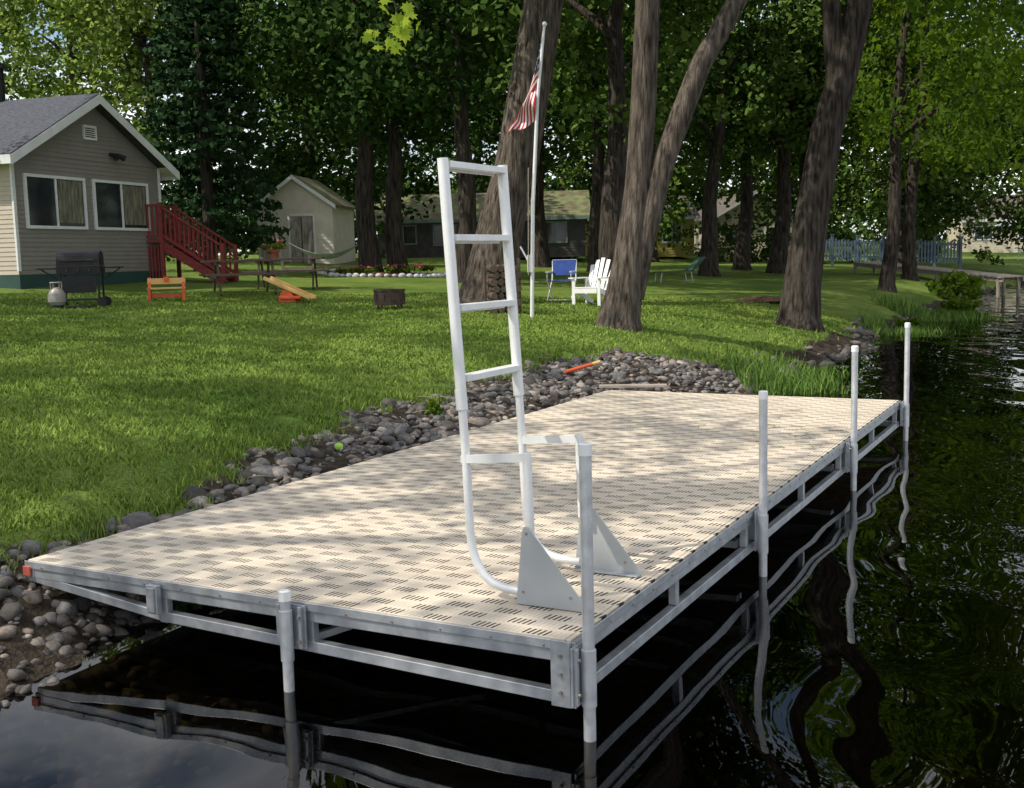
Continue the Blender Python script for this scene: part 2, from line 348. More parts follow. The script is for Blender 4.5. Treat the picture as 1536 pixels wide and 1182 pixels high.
def rocks(name,t,n_,r,zoff):
    x=A0[0]+t*D[0]+n_*N[0]; y=A0[1]+t*D[1]+n_*N[1]; z=hz(x,y)+zoff
    V=[];F=[];C=[]
    for i in range(len(t)):
        v=vari[i%14]*np.array([1,rng.uniform(.65,.95),rng.uniform(.45,.75)])*r[i]
        a=rng.uniform(0,6.28); tl=rng.normal()*.35; R=np.array(Matrix.Rotation(a,3,'Z')@Matrix.Rotation(tl,3,'X')@Matrix.Rotation(a*3,3,'Z'))
        V.append(v@R.T+np.array([x[i],y[i],z[i]])); F.append(icf+len(ico)*i)
        cv=rng.random()
        if z[i]<.06: cv*=.45
        C.append(np.full(len(icf),cv))
    return npmesh(name,np.concatenate(V),np.concatenate(F),ROCK,np.concatenate(C),True)
nr=7200
t=rng.uniform(-2.6,11.6,nr); lo=1.75; n_=lo+(edge(t)-.02-lo)*rng.random(nr)**.8
r=np.exp(rng.normal(-3.42,.44,nr)); r=np.clip(r,.014,.115)
rocks('shore_rocks',t,n_,r,rng.uniform(-.014,.018,nr))
nb=600; t=rng.uniform(11.4,46,nb); n_=2.5+rng.normal(0,.2,nb)+wob(t); r=np.clip(np.exp(rng.normal(-2.7,.5,nb)),.04,.25)
rocks('bank_rocks',t,n_,r,rng.uniform(-.02,.03,nb))
g=empty('driftwood_sticks',(0,0,0)); b=B()
for i in range(60):
    t_=random.uniform(-1,11); n0=random.uniform(2.7,float(edge(t_))+.1)
    x=A0[0]+t_*D[0]+n0*N[0]; y=A0[1]+t_*D[1]+n0*N[1]
    if n0<3.2 and t_<7.8: continue
    a=random.uniform(0,6.28); l=random.uniform(.06,.28); z=gz(x,y)+.045
    b.tube([(x,y,z),(x+l*.5*math.cos(a),y+l*.5*math.sin(a),z+.015),(x+l*math.cos(a+.3),y+l*math.sin(a+.3),z)],[.004,.0035,.002],5)
b.make('sticks',[GREYW],g)
# ------------------------------------------------------------------ grass
ng=260000
rr=5.2*(27/5.2)**(rng.random(ng)**1.1); an=np.radians(rng.uniform(-30,25,ng)); gx=rr*np.sin(an); gy=rr*np.cos(an)
t,n_=tn(gx,gy); cl=.25*np.sin(gx*5.1+gy*2.2)*np.sin(gy*4.3-gx*1.2)
keep=(n_>edge(t)+.02+.22*cl+.12*rng.normal(size=ng))&(hz(gx,gy)>.1); gx,gy,rr=gx[keep],gy[keep],rr[keep]; k=len(gx); gzv=hz(gx,gy)
t,n_=tn(gx,gy); nearedge=np.clip(1-(n_-edge(t))/.5,0,1)
h=(.02+.026*rng.random(k))*(1+1.1*nearedge*rng.random(k)); w=.0033+.0007*rr
a=rng.uniform(0,6.28,k); ln=rng.normal(size=(k,2))*.6*h[:,None]
P0=np.stack([gx-np.cos(a)*w,gy-np.sin(a)*w,gzv-.01],1); P1=np.stack([gx+np.cos(a)*w,gy+np.sin(a)*w,gzv-.01],1); P2=np.stack([gx+ln[:,0],gy+ln[:,1],gzv+h],1)
patch=.5+.2*np.sin(gx*1.1+2*np.sin(gy*.7))+.2*np.sin(gy*1.9+gx*.6)+.2*np.sin(gx*3.7-gy*2.9+np.sin(gy*2.2)*2)
npmesh('lawn_grass',np.stack([P0,P1,P2],1).reshape(-1,3),np.arange(3*k).reshape(-1,3),GRASSM,np.clip(.45*patch+.55*rng.random(k),0,1))
def blades(name,x,y,hh,w,mat):
    count=len(x); z=np.maximum(hz(x,y),-.12)
    h=hh*(.3+.7*rng.random(count)); a=rng.uniform(0,6.28,count); ln=rng.normal(size=(count,2))*.3*h[:,None]
    c,s=np.cos(a)*w,np.sin(a)*w
    P=[np.stack([x-c,y-s,z],1),np.stack([x+c,y+s,z],1),np.stack([x+c+ln[:,0]*.4,y+s+ln[:,1]*.4,z+h*.6],1),np.stack([x-c+ln[:,0]*.4,y-s+ln[:,1]*.4,z+h*.6],1)]
    tip=np.stack([x+ln[:,0],y+ln[:,1],z+h],1)
    V=np.stack(P+[tip,tip],1).reshape(-1,3); i=np.arange(count)*6
    F=np.concatenate([np.stack([i,i+1,i+2,i+3],1),np.stack([i+3,i+2,i+4,i+5],1)])
    return npmesh(name,V,F,mat,np.tile(rng.random(count),2))
def weeds(name,cx,cy,rad,count,hh,w=.008,sx=1,sy=1,mat=WEEDM):
    gg=np.clip(rng.normal(size=(2,count)),-1.7,1.7)
    return blades(name,cx+gg[0]*rad*sx,cy+gg[1]*rad*sy,hh,w,mat)
weeds('shore_weeds',3.75,15.6,.34,1400,.44,.007,1.1,1.3)
weeds('shore_weeds',4.6,17.3,.25,500,.3,.008,1.2,1.4)
weeds('shore_weeds',8.9,25.4,.4,700,.3,.010,1.2,1.3)
weeds('shore_weeds',11.3,30.0,.6,1300,.4,.011,1.3,1.3)
tt=np.repeat(rng.uniform(-1,11.3,150),26); nn=edge(tt)+np.repeat(rng.normal(-.02,.09,150),26)
tt=tt+rng.normal(size=len(tt))*.035; nn=nn+rng.normal(size=len(tt))*.035
blades('edge_grass_tufts',A0[0]+tt*D[0]+nn*N[0],A0[1]+tt*D[1]+nn*N[1],.11,.0035,GRASSM)
def plant(name,x,y,r,h,cl,per,size,mat=LEAFN):
    e=empty(name,(x,y,gz(x,y)))
    c=rng.normal(size=(cl,3)); c/=np.linalg.norm(c,axis=1)[:,None]; c*=rng.random(cl)[:,None]**.4; c=c*np.array([r,r,h/2])+np.array([0,0,h/2])
    v,f,lv=leaf_geo(c,np.full(cl,r*.28),per,size); npmesh('leaves',v,f,mat,lv,parent=e)
    b=B()
    for i in range(7):
        q=c[i%cl]; b.tube([(0,0,-.05),(q[0]*.4,q[1]*.4,q[2]*.6),tuple(q)],[.012*h+.003,.008*h+.002,.002],6)
    b.make('stems',[BARK],e); return e
plant('weed_plant',-1.78,6.15,.12,.22,26,16,.045)
plant('weed_plant',-.75,10.4,.11,.14,20,14,.045)
plant('shore_bush',12.3,31.2,.6,.95,50,45,.11)
plant('shore_bush',14.4,36.5,.8,1.0,60,45,.13)
plant('shore_bush',9.3,26.3,.4,.4,30,40,.09)
# ------------------------------------------------------------------ boat dock
DL,DW,ZT=7.73,3.13,.40
dk=empty('boat_dock',(A0[0],A0[1],0),DOCK_ANG)
m,nt,out=newmat('slotted_decking'); L=nt.links
bs=nd(nt,'ShaderNodeBsdfPrincipled'); bs.inputs['Roughness'].default_value=.62; L.new(bs.outputs[0],out.inputs[0])
tc=nd(nt,'ShaderNodeTexCoord'); sp=nd(nt,'ShaderNodeSeparateXYZ'); L.new(tc.outputs['Object'],sp.inputs[0])
def M(op,a,b=None,c=None):
    q=nd(nt,'ShaderNodeMath',operation=op)
    for i,v in enumerate((a,b,c)):
        if v is None: continue
        if isinstance(v,(int,float)): q.inputs[i].default_value=v
        else: L.new(v,q.inputs[i])
    return q.outputs[0]
x,y=sp.outputs[0],sp.outputs[1]
PI_=.0235; CX,CY=.096,PI_*5
ux=M('DIVIDE',x,CX); uy=M('DIVIDE',y,CY)
par=M('MODULO',M('ADD',M('ADD',M('FLOOR',ux),M('FLOOR',uy)),100),2)
fx=M('FRACT',ux); fy=M('FRACT',uy)
ys=M('ADD',M('DIVIDE',y,PI_),M('MULTIPLY',M('SUBTRACT',fx,.5),.7))
sl=M('LESS_THAN',M('ABSOLUTE',M('SUBTRACT',M('FRACT',ys),.5)),.225)
inx=M('LESS_THAN',M('ABSOLUTE',M('SUBTRACT',fx,.5)),.33)
iny=M('LESS_THAN',M('ABSOLUTE',M('SUBTRACT',fy,.5)),.47)
slot=M('MULTIPLY',M('MULTIPLY',M('MULTIPLY',sl,inx),iny),par)
rib=M('MULTIPLY',M('MULTIPLY',sl,inx),M('SUBTRACT',1,par))
seam=M('LESS_THAN',M('ABSOLUTE',M('SUBTRACT',M('FRACT',M('DIVIDE',x,CX*3)),.994)),.006)
seam2=M('LESS_THAN',M('ABSOLUTE',M('SUBTRACT',M('FRACT',M('DIVIDE',y,1.043)),.03)),.004)
sm=M('MAXIMUM',seam,seam2)
nz=nd(nt,'ShaderNodeTexNoise'); nz.inputs['Scale'].default_value=2.2; nz.inputs['Detail'].default_value=9; nz.inputs['Roughness'].default_value=.65; L.new(tc.outputs['Object'],nz.inputs['Vector'])
r=nd(nt,'ShaderNodeValToRGB'); r.color_ramp.elements[0].position=.3; r.color_ramp.elements[1].position=.6
r.color_ramp.elements[0].color=(.50,.425,.33,1); r.color_ramp.elements[1].color=(.66,.57,.45,1); L.new(nz.outputs['Fac'],r.inputs[0])
k1=nd(nt,'ShaderNodeMixRGB'); L.new(M('MULTIPLY',rib,.30),k1.inputs[0]); L.new(r.outputs[0],k1.inputs[1]); k1.inputs[2].default_value=(.3,.25,.19,1)
k2=nd(nt,'ShaderNodeMixRGB'); L.new(M('MULTIPLY',sm,.5),k2.inputs[0]); L.new(k1.outputs[0],k2.inputs[1]); k2.inputs[2].default_value=(.15,.12,.1,1)
k3=nd(nt,'ShaderNodeMixRGB'); L.new(slot,k3.inputs[0]); L.new(k2.outputs[0],k3.inputs[1]); k3.inputs[2].default_value=(.022,.018,.014,1)
L.new(k3.outputs[0],bs.inputs['Base Color'])
bpn=nd(nt,'ShaderNodeBump'); bpn.inputs['Distance'].default_value=.002; L.new(M('SUBTRACT',1,rib),bpn.inputs['Height']); L.new(bpn.outputs[0],bs.inputs['Normal'])
DECK=m
b=B(); b.box((DL/2,DW/2,ZT-.014),(DL-.02,DW-.02,.028)); b.make('decking',[DECK],dk,.002)
b=B()
zt=ZT-.032-.03
for yy in (.03,DW-.03): b.box((DL/2,yy,zt),(DL,.05,.06))
for xx in (.028,DL-.028): b.box((xx,DW/2,zt),(.05,DW-.11,.06))
b.box((DL/2,-.004,ZT-.022),(DL+.01,.006,.04)); b.box((-.004,DW/2,ZT-.022),(.006,DW,.04))
ZB=.16
b.box((DL/2,.03,ZB),(DL,.045,.05))
b.beam((.028,.055,ZB),(.028,2.2,ZB+.055),.045,.05); b.beam((.028,2.2,ZB+.055),(.028,DW-.02,ZT-.09),.045,.045)
b.beam((DL-.028,.055,ZB),(DL-.028,2.2,ZB+.055),.045,.05)
for i in range(3):
    t0=i*DL/3
    b.box((t0+1.25,.03,(ZB+zt)/2),(.045,.04,zt-ZB-.055)); 
    for s in(-1,1):
        tt=t0+1.25+s*1.2
        b.box((tt,.03,(ZB+zt)/2),(.045,.04,zt-ZB-.055))
for i in range(1,3):
    t0=i*DL/3
    for o in(-.03,.03): b.box((t0+o,DW/2,zt),(.045,DW-.13,.055)); b.box((t0+o,DW/2-.4,ZB+.01),(.04,DW-1.0,.045))
for i in range(3):
    for s in(.42,.84,1.7,2.15): b.box((i*DL/3+s,DW/2,zt+.006),(.035,DW-.13,.04))
b.beam((.07,1.33,ZB+.05),(.9,.9,zt-.04),.035,.035); b.beam((.07,.1,zt-.05),(.9,.6,zt-.05),.03,.03)
for yy in (.04,1.30,2.18): b.box((.0275,yy,(ZB+zt)/2),(.04,.05,zt-ZB-.05))
b.make('frame',[ALUF],dk,.003)
b=B()
b.box((-.012,.045,.265),(.008,.085,.27)); b.box((.05,-.014,.265),(.12,.008,.27)); 
for z in(.19,.265,.34): b.tube([(-.014,.045,z),(-.026,.045,z)],.008,8,1)
for t0 in (0.02,DL/3,2*DL/3,DL-.02):
    b.box((t0,-.022,.27),(.15,.010,.24)); 
    for o in(-.055,.055):
        b.box((t0+o,-.034,.27),(.018,.016,.23))
        for z in(.2,.34): b.tube([(t0+o,-.04,z),(t0+o,-.052,z)],.008,8,1)
b.box((-.022,1.37,.29),(.010,.16,.20)); b.box((-.036,1.31,.29),(.018,.02,.19)); b.box((-.036,1.43,.29),(.018,.02,.19))
for z in(.23,.34):
    b.tube([(-.045,1.31,z),(-.055,1.31,z)],.008,8,1)
b.box((-.03,2.2,.31),(.03,.07,.14)); b.box((-.048,2.2,.31),(.012,.045,.12))
for i in range(13): b.tube([(-.007,.12+i*.24,ZT-.03),(-.011,.12+i*.24,ZT-.03)],.005,6,1)
for i in range(31): b.tube([(.12+i*.25,-.007,ZT-.03),(.12+i*.25,-.011,ZT-.03)],.005,6,1)
b.make('leg_brackets',[ALUD,BOLT],dk,.002)
posts=[(.02,-.062,1.16),(DL/3-.05,-.062,1.07),(2*DL/3,-.062,1.12),(DL-.02,-.062,1.14),(-.062,1.37,.435)]
for i,(px,py,pz) in enumerate(posts):
    b=B(); b.tube([(px,py,-1.9),(px,py,pz)],.0245,20,0); b.tube([(px,py,.14),(px,py,.37)],.030,20,0)
    b.tube([(px,py,pz-.02),(px,py,pz+.022)],.0275,20,1); b.tube([(px,py,pz+.0225),(px,py,pz+.028)],[.0273,.02],20,1)
    b.make('leg_post_%d'%(i+1),[ALU,WHITEP],dk)
b=B(); b.box((-.01,DW-.02,.345),(.012,.05,.05)); b.make('corner_reflector',[REDR],dk,.002)
# ------------------------------------------------------------------ ladder
ld=empty('dock_ladder',(A0[0],A0[1],ZT),DOCK_ANG)
def railp(t): 
    pts=[(t,.744,1.93),(t,.715,1.4),(t,.685,.88)]
    low=[(t,.685,.88),(t,.672,.62),(t,.662,.30),(t,.655,.225),(t,.635,.16),(t,.60,.105),(t,.55,.07),(t,.49,.055),(t,.42,.05),(t,.375,.05)]
    return pts,low
for nm,t0 in(('near',.37),('far',.91)):
    hi,lo=railp(t0); b=B()
    b.tube(hi,.0245,20); b.tube(lo,.0195,18)
    b.tube([(t0,.69,.93),(t0,.684,.84)],.0262,20)
    b.beam((t0,.69,.62),(t0,.365,.645),.034,.034)
    b.tube([(t0,.375,.665),(t0,.37,.645),(t0,.362,.30),(t0,.362,.27)],.0195,16)
    b.make('rail_'+nm,[ALUW],ld)
b=B()
for z in(1.905,1.59,1.285,.975):
    y=.685+(z-.88)*.059/1.05
    b.box((.64,y,z),(.50,.062,.028)); b.box((.64,y+.029,z-.016),(.49,.004,.018))
b.make('rungs',[ALUW],ld,.004)
b=B()
for t0 in(.335,.945):
    poly=[(t0,.42,.004),(t0,.385,.33),(t0,.378,.345),(t0,.365,.352),(t0,.352,.345),(t0,.08,.02),(t0,.08,.004)]
    b.prism(poly,(.006,0,0)); s=-1 if t0>.6 else 1
    b.box((t0+.003+s*.022,.25,.007),(.038,.33,.006))
    for q in((.365,.32),(.385,.06),(.16,.06)): b.tube([(t0-.004,q[0],q[1]),(t0+.010,q[0],q[1])],.006,8,1)
    b.tube([(min(t0,t0+s*.05),.365,.32),(max(t0,t0+s*.05),.365,.32)],.008,8,1)
b.make('gusset_plates',[PLATE,BOLT],ld,.0015)
# ------------------------------------------------------------------ houses
def siding(b,fn,w,h,pk=None,m=0,pitch=.105,z0=0):
    top=pk if pk else h; z=z0
    def ins(z): return 0 if z<=h else (z-h)/(pk-h)*w/2
    while z<top-.01:
        z1=min(z+pitch,top-.005); 
        if z<h<z1: z1=h
        a,c=ins(z),ins(z1)
        b.add([fn(a,z,.014),fn(w-a,z,.014),fn(w-c,z1,.001),fn(c,z1,.001)],[(0,1,2,3)],m)
        b.add([fn(a,z,0),fn(w-a,z,0),fn(w-a,z,.014),fn(a,z,.014)],[(0,1,2,3)],m)
        z=z1
def window(b,fn,u0,u1,z0,z1,split=1,curt=0,fr=.07,mf=0,mg=1,mc=2):
    def bx(a,c,e,f,o0,o1,m):
        P=[fn(a,e,o0),fn(c,e,o0),fn(c,f,o0),fn(a,f,o0),fn(a,e,o1),fn(c,e,o1),fn(c,f,o1),fn(a,f,o1)]
        b.add(P,[(0,1,2,3),(4,5,6,7),(0,1,5,4),(1,2,6,5),(2,3,7,6),(3,0,4,7)],m)
    bx(u0,u1,z0,z0+fr,.0,.06,mf); bx(u0,u1,z1-fr,z1,.0,.06,mf); bx(u0,u0+fr,z0+fr,z1-fr,.0,.06,mf); bx(u1-fr,u1,z0+fr,z1-fr,.0,.06,mf)
    bx(u0+fr,u1-fr,z0+fr,z1-fr,.0,.022,mg)
    for i in range(1,split+1):
        c=u0+(u1-u0)*i/(split+1); bx(c-fr*.4,c+fr*.4,z0+fr,z1-fr,.022,.05,mf)
    if curt:
        a=u0+(u1-u0)*.54; c=u1-fr*1.6; K=14
        for i in range(K):
            p=a+(c-a)*i/K; q=a+(c-a)*(i+1)/K; o1=.026+.008*(i%2); o2=.026+.008*((i+1)%2)
            b.add([fn(p,z0+fr+.08,o1),fn(q,z0+fr+.08,o2),fn(q,z1-fr-.02,o2),fn(p,z1-fr-.02,o1)],[(0,1,2,3)],mc)
HX,HY=-11.15,26.0; HZ=1.33
ho=empty('cottage_house',(HX,HY,HZ),math.atan2(.95,.31)); W,DP_,WH,PK=5.5,8.5,3.2,4.66
front=lambda u,z,o:(u,-o,z); left=lambda u,z,o:(-o,u,z); right=lambda u,z,o:(W+o,u,z)
b=B(); b.box((W/2,DP_/2,WH/2),(W-.01,DP_-.01,WH)); b.prism([(.005,.005,WH),(W-.005,.005,WH),(W/2,.005,PK-.01)],(0,DP_-.01,0)); b.make('wall_core',[SIDSHADE],ho)
b=B(); siding(b,front,W,WH,PK,0,z0=.45); siding(b,left,DP_,WH,None,1,z0=.45); siding(b,right,DP_,WH,None,0,z0=.45); b.make('siding',[SIDSHADE,SIDSUN],ho)
b=B(); b.box((W/2,DP_/2,.1),(W+.04,DP_+.04,.68)); b.make('skirting',[GREENF],ho)
b=B()
sl=(PK-WH)/(W/2)
for s in(-1,1):
    xe=W/2+s*(W/2+.42); ze=WH-.42*sl
    b.prism([(xe,-.38,ze+.03),(W/2,-.38,PK+.03),(W/2,-.38,PK+.15),(xe,-.38,ze+.15)],(0,DP_+.76,0),0)
    b.prism([(xe,-.40,ze-.10),(W/2,-.40,PK-.10),(W/2,-.40,PK+.12),(xe,-.40,ze+.12)],(0,.018,0),1)
    b.box((xe+s*.012,DP_/2,ze+.02),(.02,DP_+.76,.2),1)
    b.quad((xe,-.36,ze+.02),(xe,DP_,ze+.02),(W/2+s*W/2,DP_,ze+.02+.42*sl-.02),(W/2+s*W/2,-.36,ze+.42*sl),1)
b.make('roof',[SHING,TRIMW],ho)
b=B(); window(b,front,.32,2.42,1.5,2.75,1,1); window(b,front,2.72,4.95,1.5,2.75,1,1)
window(b,front,2.5,2.98,3.7,4.05,0,0,.04)
for i in range(6): b.box((2.74,-.035,3.75+i*.05),(.40,.02,.02),0)
for u in(0,W): b.box((u,-.004,WH/2+.25),(.09,.05,WH-.55),0)
window(b,left,1.5,3.0,1.5,2.75,1,1)
b.make('windows',[TRIMW,GLASSD,CURT],ho)
b=B(); b.tube([(W/2,2.6,4.6),(W/2,2.6,5.6)],.13,14); b.tube([(W/2,2.6,5.6),(W/2,2.6,5.73)],[.2,.17],14); b.box((3.6,-.06,3.4),(.3,.1,.08)); b.tube([(3.5,-.1,3.4),(3.45,-.25,3.3)],[.05,.08],10); b.tube([(3.7,-.1,3.4),(3.78,-.25,3.3)],[.05,.08],10)
b.make('chimney_pipe_and_lights',[BLACKM],ho)
st=empty('red_wooden_stairs',(-9.25,31.3,gz(-8.4,31.3))); b=B()
b.box((-.35,0,1.12),(.9,1.5,.06)); 
for i in range(6):
    b.box((.15+i*.25,0,1.0-i*.18),(.28,1.4,.045)); b.box((.05+i*.25,0,.93-i*.18),(.02,1.4,.16))
for y in(-.72,.72):
    b.beam((0,y,1.02),(1.6,y,-.02),.05,.22)
    b.beam((0,y,2.05),(1.6,y,.95),.09,.05); b.beam((0,y,1.3),(1.6,y,.2),.05,.08)
    b.box((-.4,y,2.08),(.85,.09,.05)); b.box((-.4,y,1.25),(.85,.05,.08))
    for x,z0,z1 in((-.8,0,2.12),(0,0,2.15),(1.6,0,1.02)): b.box((x,y,(z0+z1)/2),(.1,.1,z1-z0))
    for i in range(13):
        x=.12+i*.12; zz=2.05-x*.6875; b.box((x,y+.01,zz-.42),(.05,.02,.78))
    for i in range(6): b.box((-.7+i*.12,y+.01,1.66),(.05,.02,.8))
for i in range(9): b.box((-.75+i*.09,-.7,.5),(.05,.02,1.0))
b.make('steps_and_railing',[REDW],st,.003)
def simple_house(name,x,y,rz,w,dp,h,pk,wall,roof,wins=(),gable_front=True,ov=.3,z=None,trim=TRIMW,door=None):
    z=gz(x,y)-.15 if z is None else z
    e=empty(name,(x,y,z),rz); fr=lambda u,zz,o:(u,-o,zz)
    b=B(); b.box((w/2,dp/2,h/2),(w,dp,h))
    if gable_front: b.prism([(0.003,.003,h),(w-.003,.003,h),(w/2,.003,pk)],(0,dp-.006,0))
    else: b.prism([(.003,.003,h),(.003,dp-.003,h),(.003,dp/2,pk)],(w-.006,0,0))
    b.make('walls',[wall],e)
    b=B(); siding(b,fr,w,h,pk if gable_front else None,0,.14); b.make('siding',[wall],e)
    b=B()
    if gable_front:
        s_=(pk-h)/(w/2)
        for s in(-1,1):
            xe=w/2+s*(w/2+ov); ze=h-ov*s_
            b.prism([(xe,-ov,ze+.02),(w/2,-ov,pk+.02),(w/2,-ov,pk+.12),(xe,-ov,ze+.12)],(0,dp+2*ov,0),0)
            b.prism([(xe,-ov-.02,ze-.06),(w/2,-ov-.02,pk-.06),(w/2,-ov-.02,pk+.1),(xe,-ov-.02,ze+.1)],(0,.018,0),1)
    else:
        s_=(pk-h)/(dp/2)
        for s in(-1,1):
            ye=dp/2+s*(dp/2+ov); ze=h-ov*s_
            b.prism([(-ov,ye,ze+.02),(-ov,dp/2,pk+.02),(-ov,dp/2,pk+.12),(-ov,ye,ze+.12)],(w+2*ov,0,0),0)
            b.box((w/2,ye+s*.012,ze+.03),(w+2*ov,.02,.18),1)
    b.make('roof',[roof,trim],e)
    b=B()
    for (u0,u1,z0,z1,sp) in wins: window(b,fr,u0,u1,z0,z1,sp,0,.08)
    if door:
        u0,u1,z1=door; b.box(((u0+u1)/2,-.02,z1/2+.02),(u1-u0,.035,z1),3); b.box(((u0+u1)/2,-.045,z1/2),(.03,.02,z1-.05),1)
        for u in(u0-.04,u1+.04): b.box((u,-.025,z1/2),(.08,.05,z1+.1),0)
        b.box(((u0+u1)/2,-.025,z1+.07),(u1-u0-.004,.05,.08),0)
    if len(b.v): b.make('windows',[trim,GLASSD,CURT,DOORW],e)
    return e
sh=simple_house('garden_shed',-10.05,46.0,-.1,3.1,3.6,2.35,3.45,BEIGE,MOSS,door=(1.35,2.3,1.9),ov=.18)
b=B()
for i in range(4): b.beam((.25+i*.17,-.5,.02),(.35+i*.17,-.05,1.5-.2*(i%2)),.14,.03,0,up=(0,1,0))
b.beam((2.5,-1.6,.02),(2.2,-.08,1.3),.1,.05); b.make('leaning_boards',[GREYW],sh)
simple_house('low_cottage',-6.6,58,-.04,10.5,6,2.05,3.35,DKSID,MOSS,wins=((.6,2.0,.8,1.8,1),(2.8,4.6,.7,1.8,1),(7.6,9.6,.7,1.8,2)),gable_front=False,trim=pm('green_trim',(.2,.27,.22),(.15,.2,.17)))
simple_house('yellow_cottage',4.2,66,.05,6.6,6,2.3,3.5,YSID,ROOFB,wins=((.5,1.6,.9,1.9,0),(2.6,3.6,.9,1.9,0),(4.7,5.9,.8,2.0,1)),gable_front=False)
simple_house('cream_cottage',12.6,70,.1,5.4,7,2.6,4.1,CREAM,ROOFB,wins=((.6,1.5,1.0,2.0,0),(3.2,4.5,1.0,2.0,1)),gable_front=True)
simple_house('lake_cottage',35,88,-.2,9,7,2.6,4.4,CREAM,ROOFB,wins=((.8,2.2,1.0,2.1,1),(4,5.5,1.0,2.1,1)),gable_front=False)
# ------------------------------------------------------------------ yard objects
def at(name,x,y,rz=0,dz=0): return empty(name,(x,y,gz(x,y)+dz),rz)
g=at('barbecue_grill',-7.95,21.2,.15); b=B()
for x in(-.34,.34):
    for y in(-.2,.2): b.box((x,y,.32),(.035,.035,.62))
b.box((0,0,.14),(.66,.42,.03)); b.box((0,0,.68),(.78,.46,.16)); b.box((0,-.215,.42),(.6,.02,.3))
seg=10; vs=[(-.38,.23*math.cos(math.pi*i/seg),.765+.27*math.sin(math.pi*i/seg)**.7) for i in range(seg+1)]
b.prism(vs,(.76,0,0)); b.tube([(-.28,-.27,.86),(.28,-.27,.86)],.014,8,1)
for x in(-.28,.28): b.beam((x,-.22,.86),(x,-.275,.86),.02,.02,1)
b.box((-.57,0,.72),(.34,.36,.03)); b.box((.57,0,.72),(.34,.36,.03)); b.beam((-.7,0,.70),(-.38,0,.5),.03,.02); b.beam((.7,0,.70),(.38,0,.5),.03,.02)
for x in(-.2,0,.2): b.tube([(x,-.235,.68),(x,-.26,.68)],.025,10,1)
for y in(-.22,.22): b.tube([(.38,y-.02,.09),(.38,y+.02,.09)],.09,16)
b.box((.05,-.45,.02),(.5,.3,.03))
b.make('body',[BLACKM,RUST],g,.006)
g=at('propane_tank',-8.25,20.75); b=B(); b.ell((0,0,.2),(.155,.155,.19)); b.tube([(0,0,.12),(0,0,.27)],.157,18); b.tube([(0,0,0),(0,0,.06)],.11,18,1); b.tube([(0,0,.36),(0,0,.45)],.025,10,1)
for a in(-.6,.6,2.5,3.7): b.beam((.09*math.cos(a),.09*math.sin(a),.34),(.1*math.cos(a),.1*math.sin(a),.47),.03,.012,0)
b.tube([(.1*math.cos(a*.524),.1*math.sin(a*.524),.47) for a in range(13)],.012,8,0,cap=False)
b.make('tank',[PROP,BLACKM],g)
g=at('childrens_bench',-6.92,23.0,.25); b=B()
for x in(-.33,.33):
    b.prism([(x-.03,-.2,0),(x-.03,-.13,0),(x-.03,-.05,.12),(x-.03,.06,.12),(x-.03,.13,0),(x-.03,.2,0),(x-.03,.2,.48),(x-.03,.13,.48),(x-.03,.1,.28),(x-.03,-.2,.28)],(.06,0,0),0)
b.box((0,-.05,.26),(.74,.3,.035),1); b.box((0,.13,.40),(.74,.03,.12),1); b.box((0,-.06,.12),(.6,.03,.08),0); b.box((0,.09,.44),(.1,.03,.1),0)
b.make('bench',[ORANGE,YELLOW],g,.008)
def picnic(x0,y0,rz,w):
    g=at('picnic_table',x0,y0,rz); b=B()
    for i in range(5): b.box((0,-.32+i*.16,.74),(w,.145,.045))
    for y in(-.78,.78):
        for o in(-.08,.08): b.box((0,y+o,.44),(w,.145,.045))
    for x in(-w*.35,w*.35):
        b.box((x,0,.40),(.05,1.75,.09)); b.box((x,0,.69),(.05,.75,.07))
        for s in(-1,1): b.beam((x+.05,s*.25,.70),(x+.05,s*.72,0),.09,.045,up=(1,0,0))
    b.make('table',[DARKW],g,.004)
picnic(-6.0,25.6,.35,1.7); picnic(-5.6,28.6,.1,1.9)
g=empty('potted_flowers',(-5.85,28.5,gz(-5.6,28.6)+.765)); b=B(); b.tube([(0,0,0),(0,0,.16),(0,0,.165),(0,0,.2)],[.09,.13,.15,.15],14); b.make('pot',[TERRA],g)
c=rng.normal(size=(22,3))*np.array([.13,.13,.07])+np.array([0,0,.3]); v,f,lv=leaf_geo(c,.07,18,.05); npmesh('foliage',v,f,LEAFN,lv,parent=g)
v,f,lv=leaf_geo(c[:10]+np.array([0,0,.06]),.06,8,.04); npmesh('blooms',v,f,FLOW,lv,parent=g)
g=at('toddler_seesaw_slide',-4.45,23.0,-.35); b=B()
b.prism([(-.22,-.12,0),(.22,-.12,0),(.1,-.12,.24),(-.1,-.12,.24)],(0,.24,0),0)
b.beam((-.52,0,.47),(.52,0,.06),.24,.03,1)
for s in(-1,1): b.beam((-.5,s*.13,.50),(.54,s*.13,.08),.03,.07,1)
b.box((.1,-.02,.1),(.5,.32,.06),0)
b.make('plank_and_base',[ORANGE,YELLOW],g,.01)
g=at('fire_pit',-2.27,21.5); b=B(); seg=20
b.tube([(0,0,.08),(0,0,.36)],.29,seg,0,cap=False); b.tube([(0,0,.1),(0,0,.34)],.275,seg,0,cap=False); b.tube([(0,0,.34),(0,0,.37)],.305,seg,0,cap=False); b.tube([(0,0,.09),(0,0,.11)],.28,seg,0)
for a in range(4): b.beam((.25*math.cos(a*1.57+.7),.25*math.sin(a*1.57+.7),.12),(.29*math.cos(a*1.57+.7),.29*math.sin(a*1.57+.7),0),.03,.03)
for a in range(10): b.box((.292*math.cos(a*.628),.292*math.sin(a*.628),.22),(.012,.05,.12),0,Matrix.Rotation(a*.628,3,'Z'))
b.make('drum',[RUST],g)
fx,fy=-4.1,37.4; g=at('flower_bed',fx,fy)
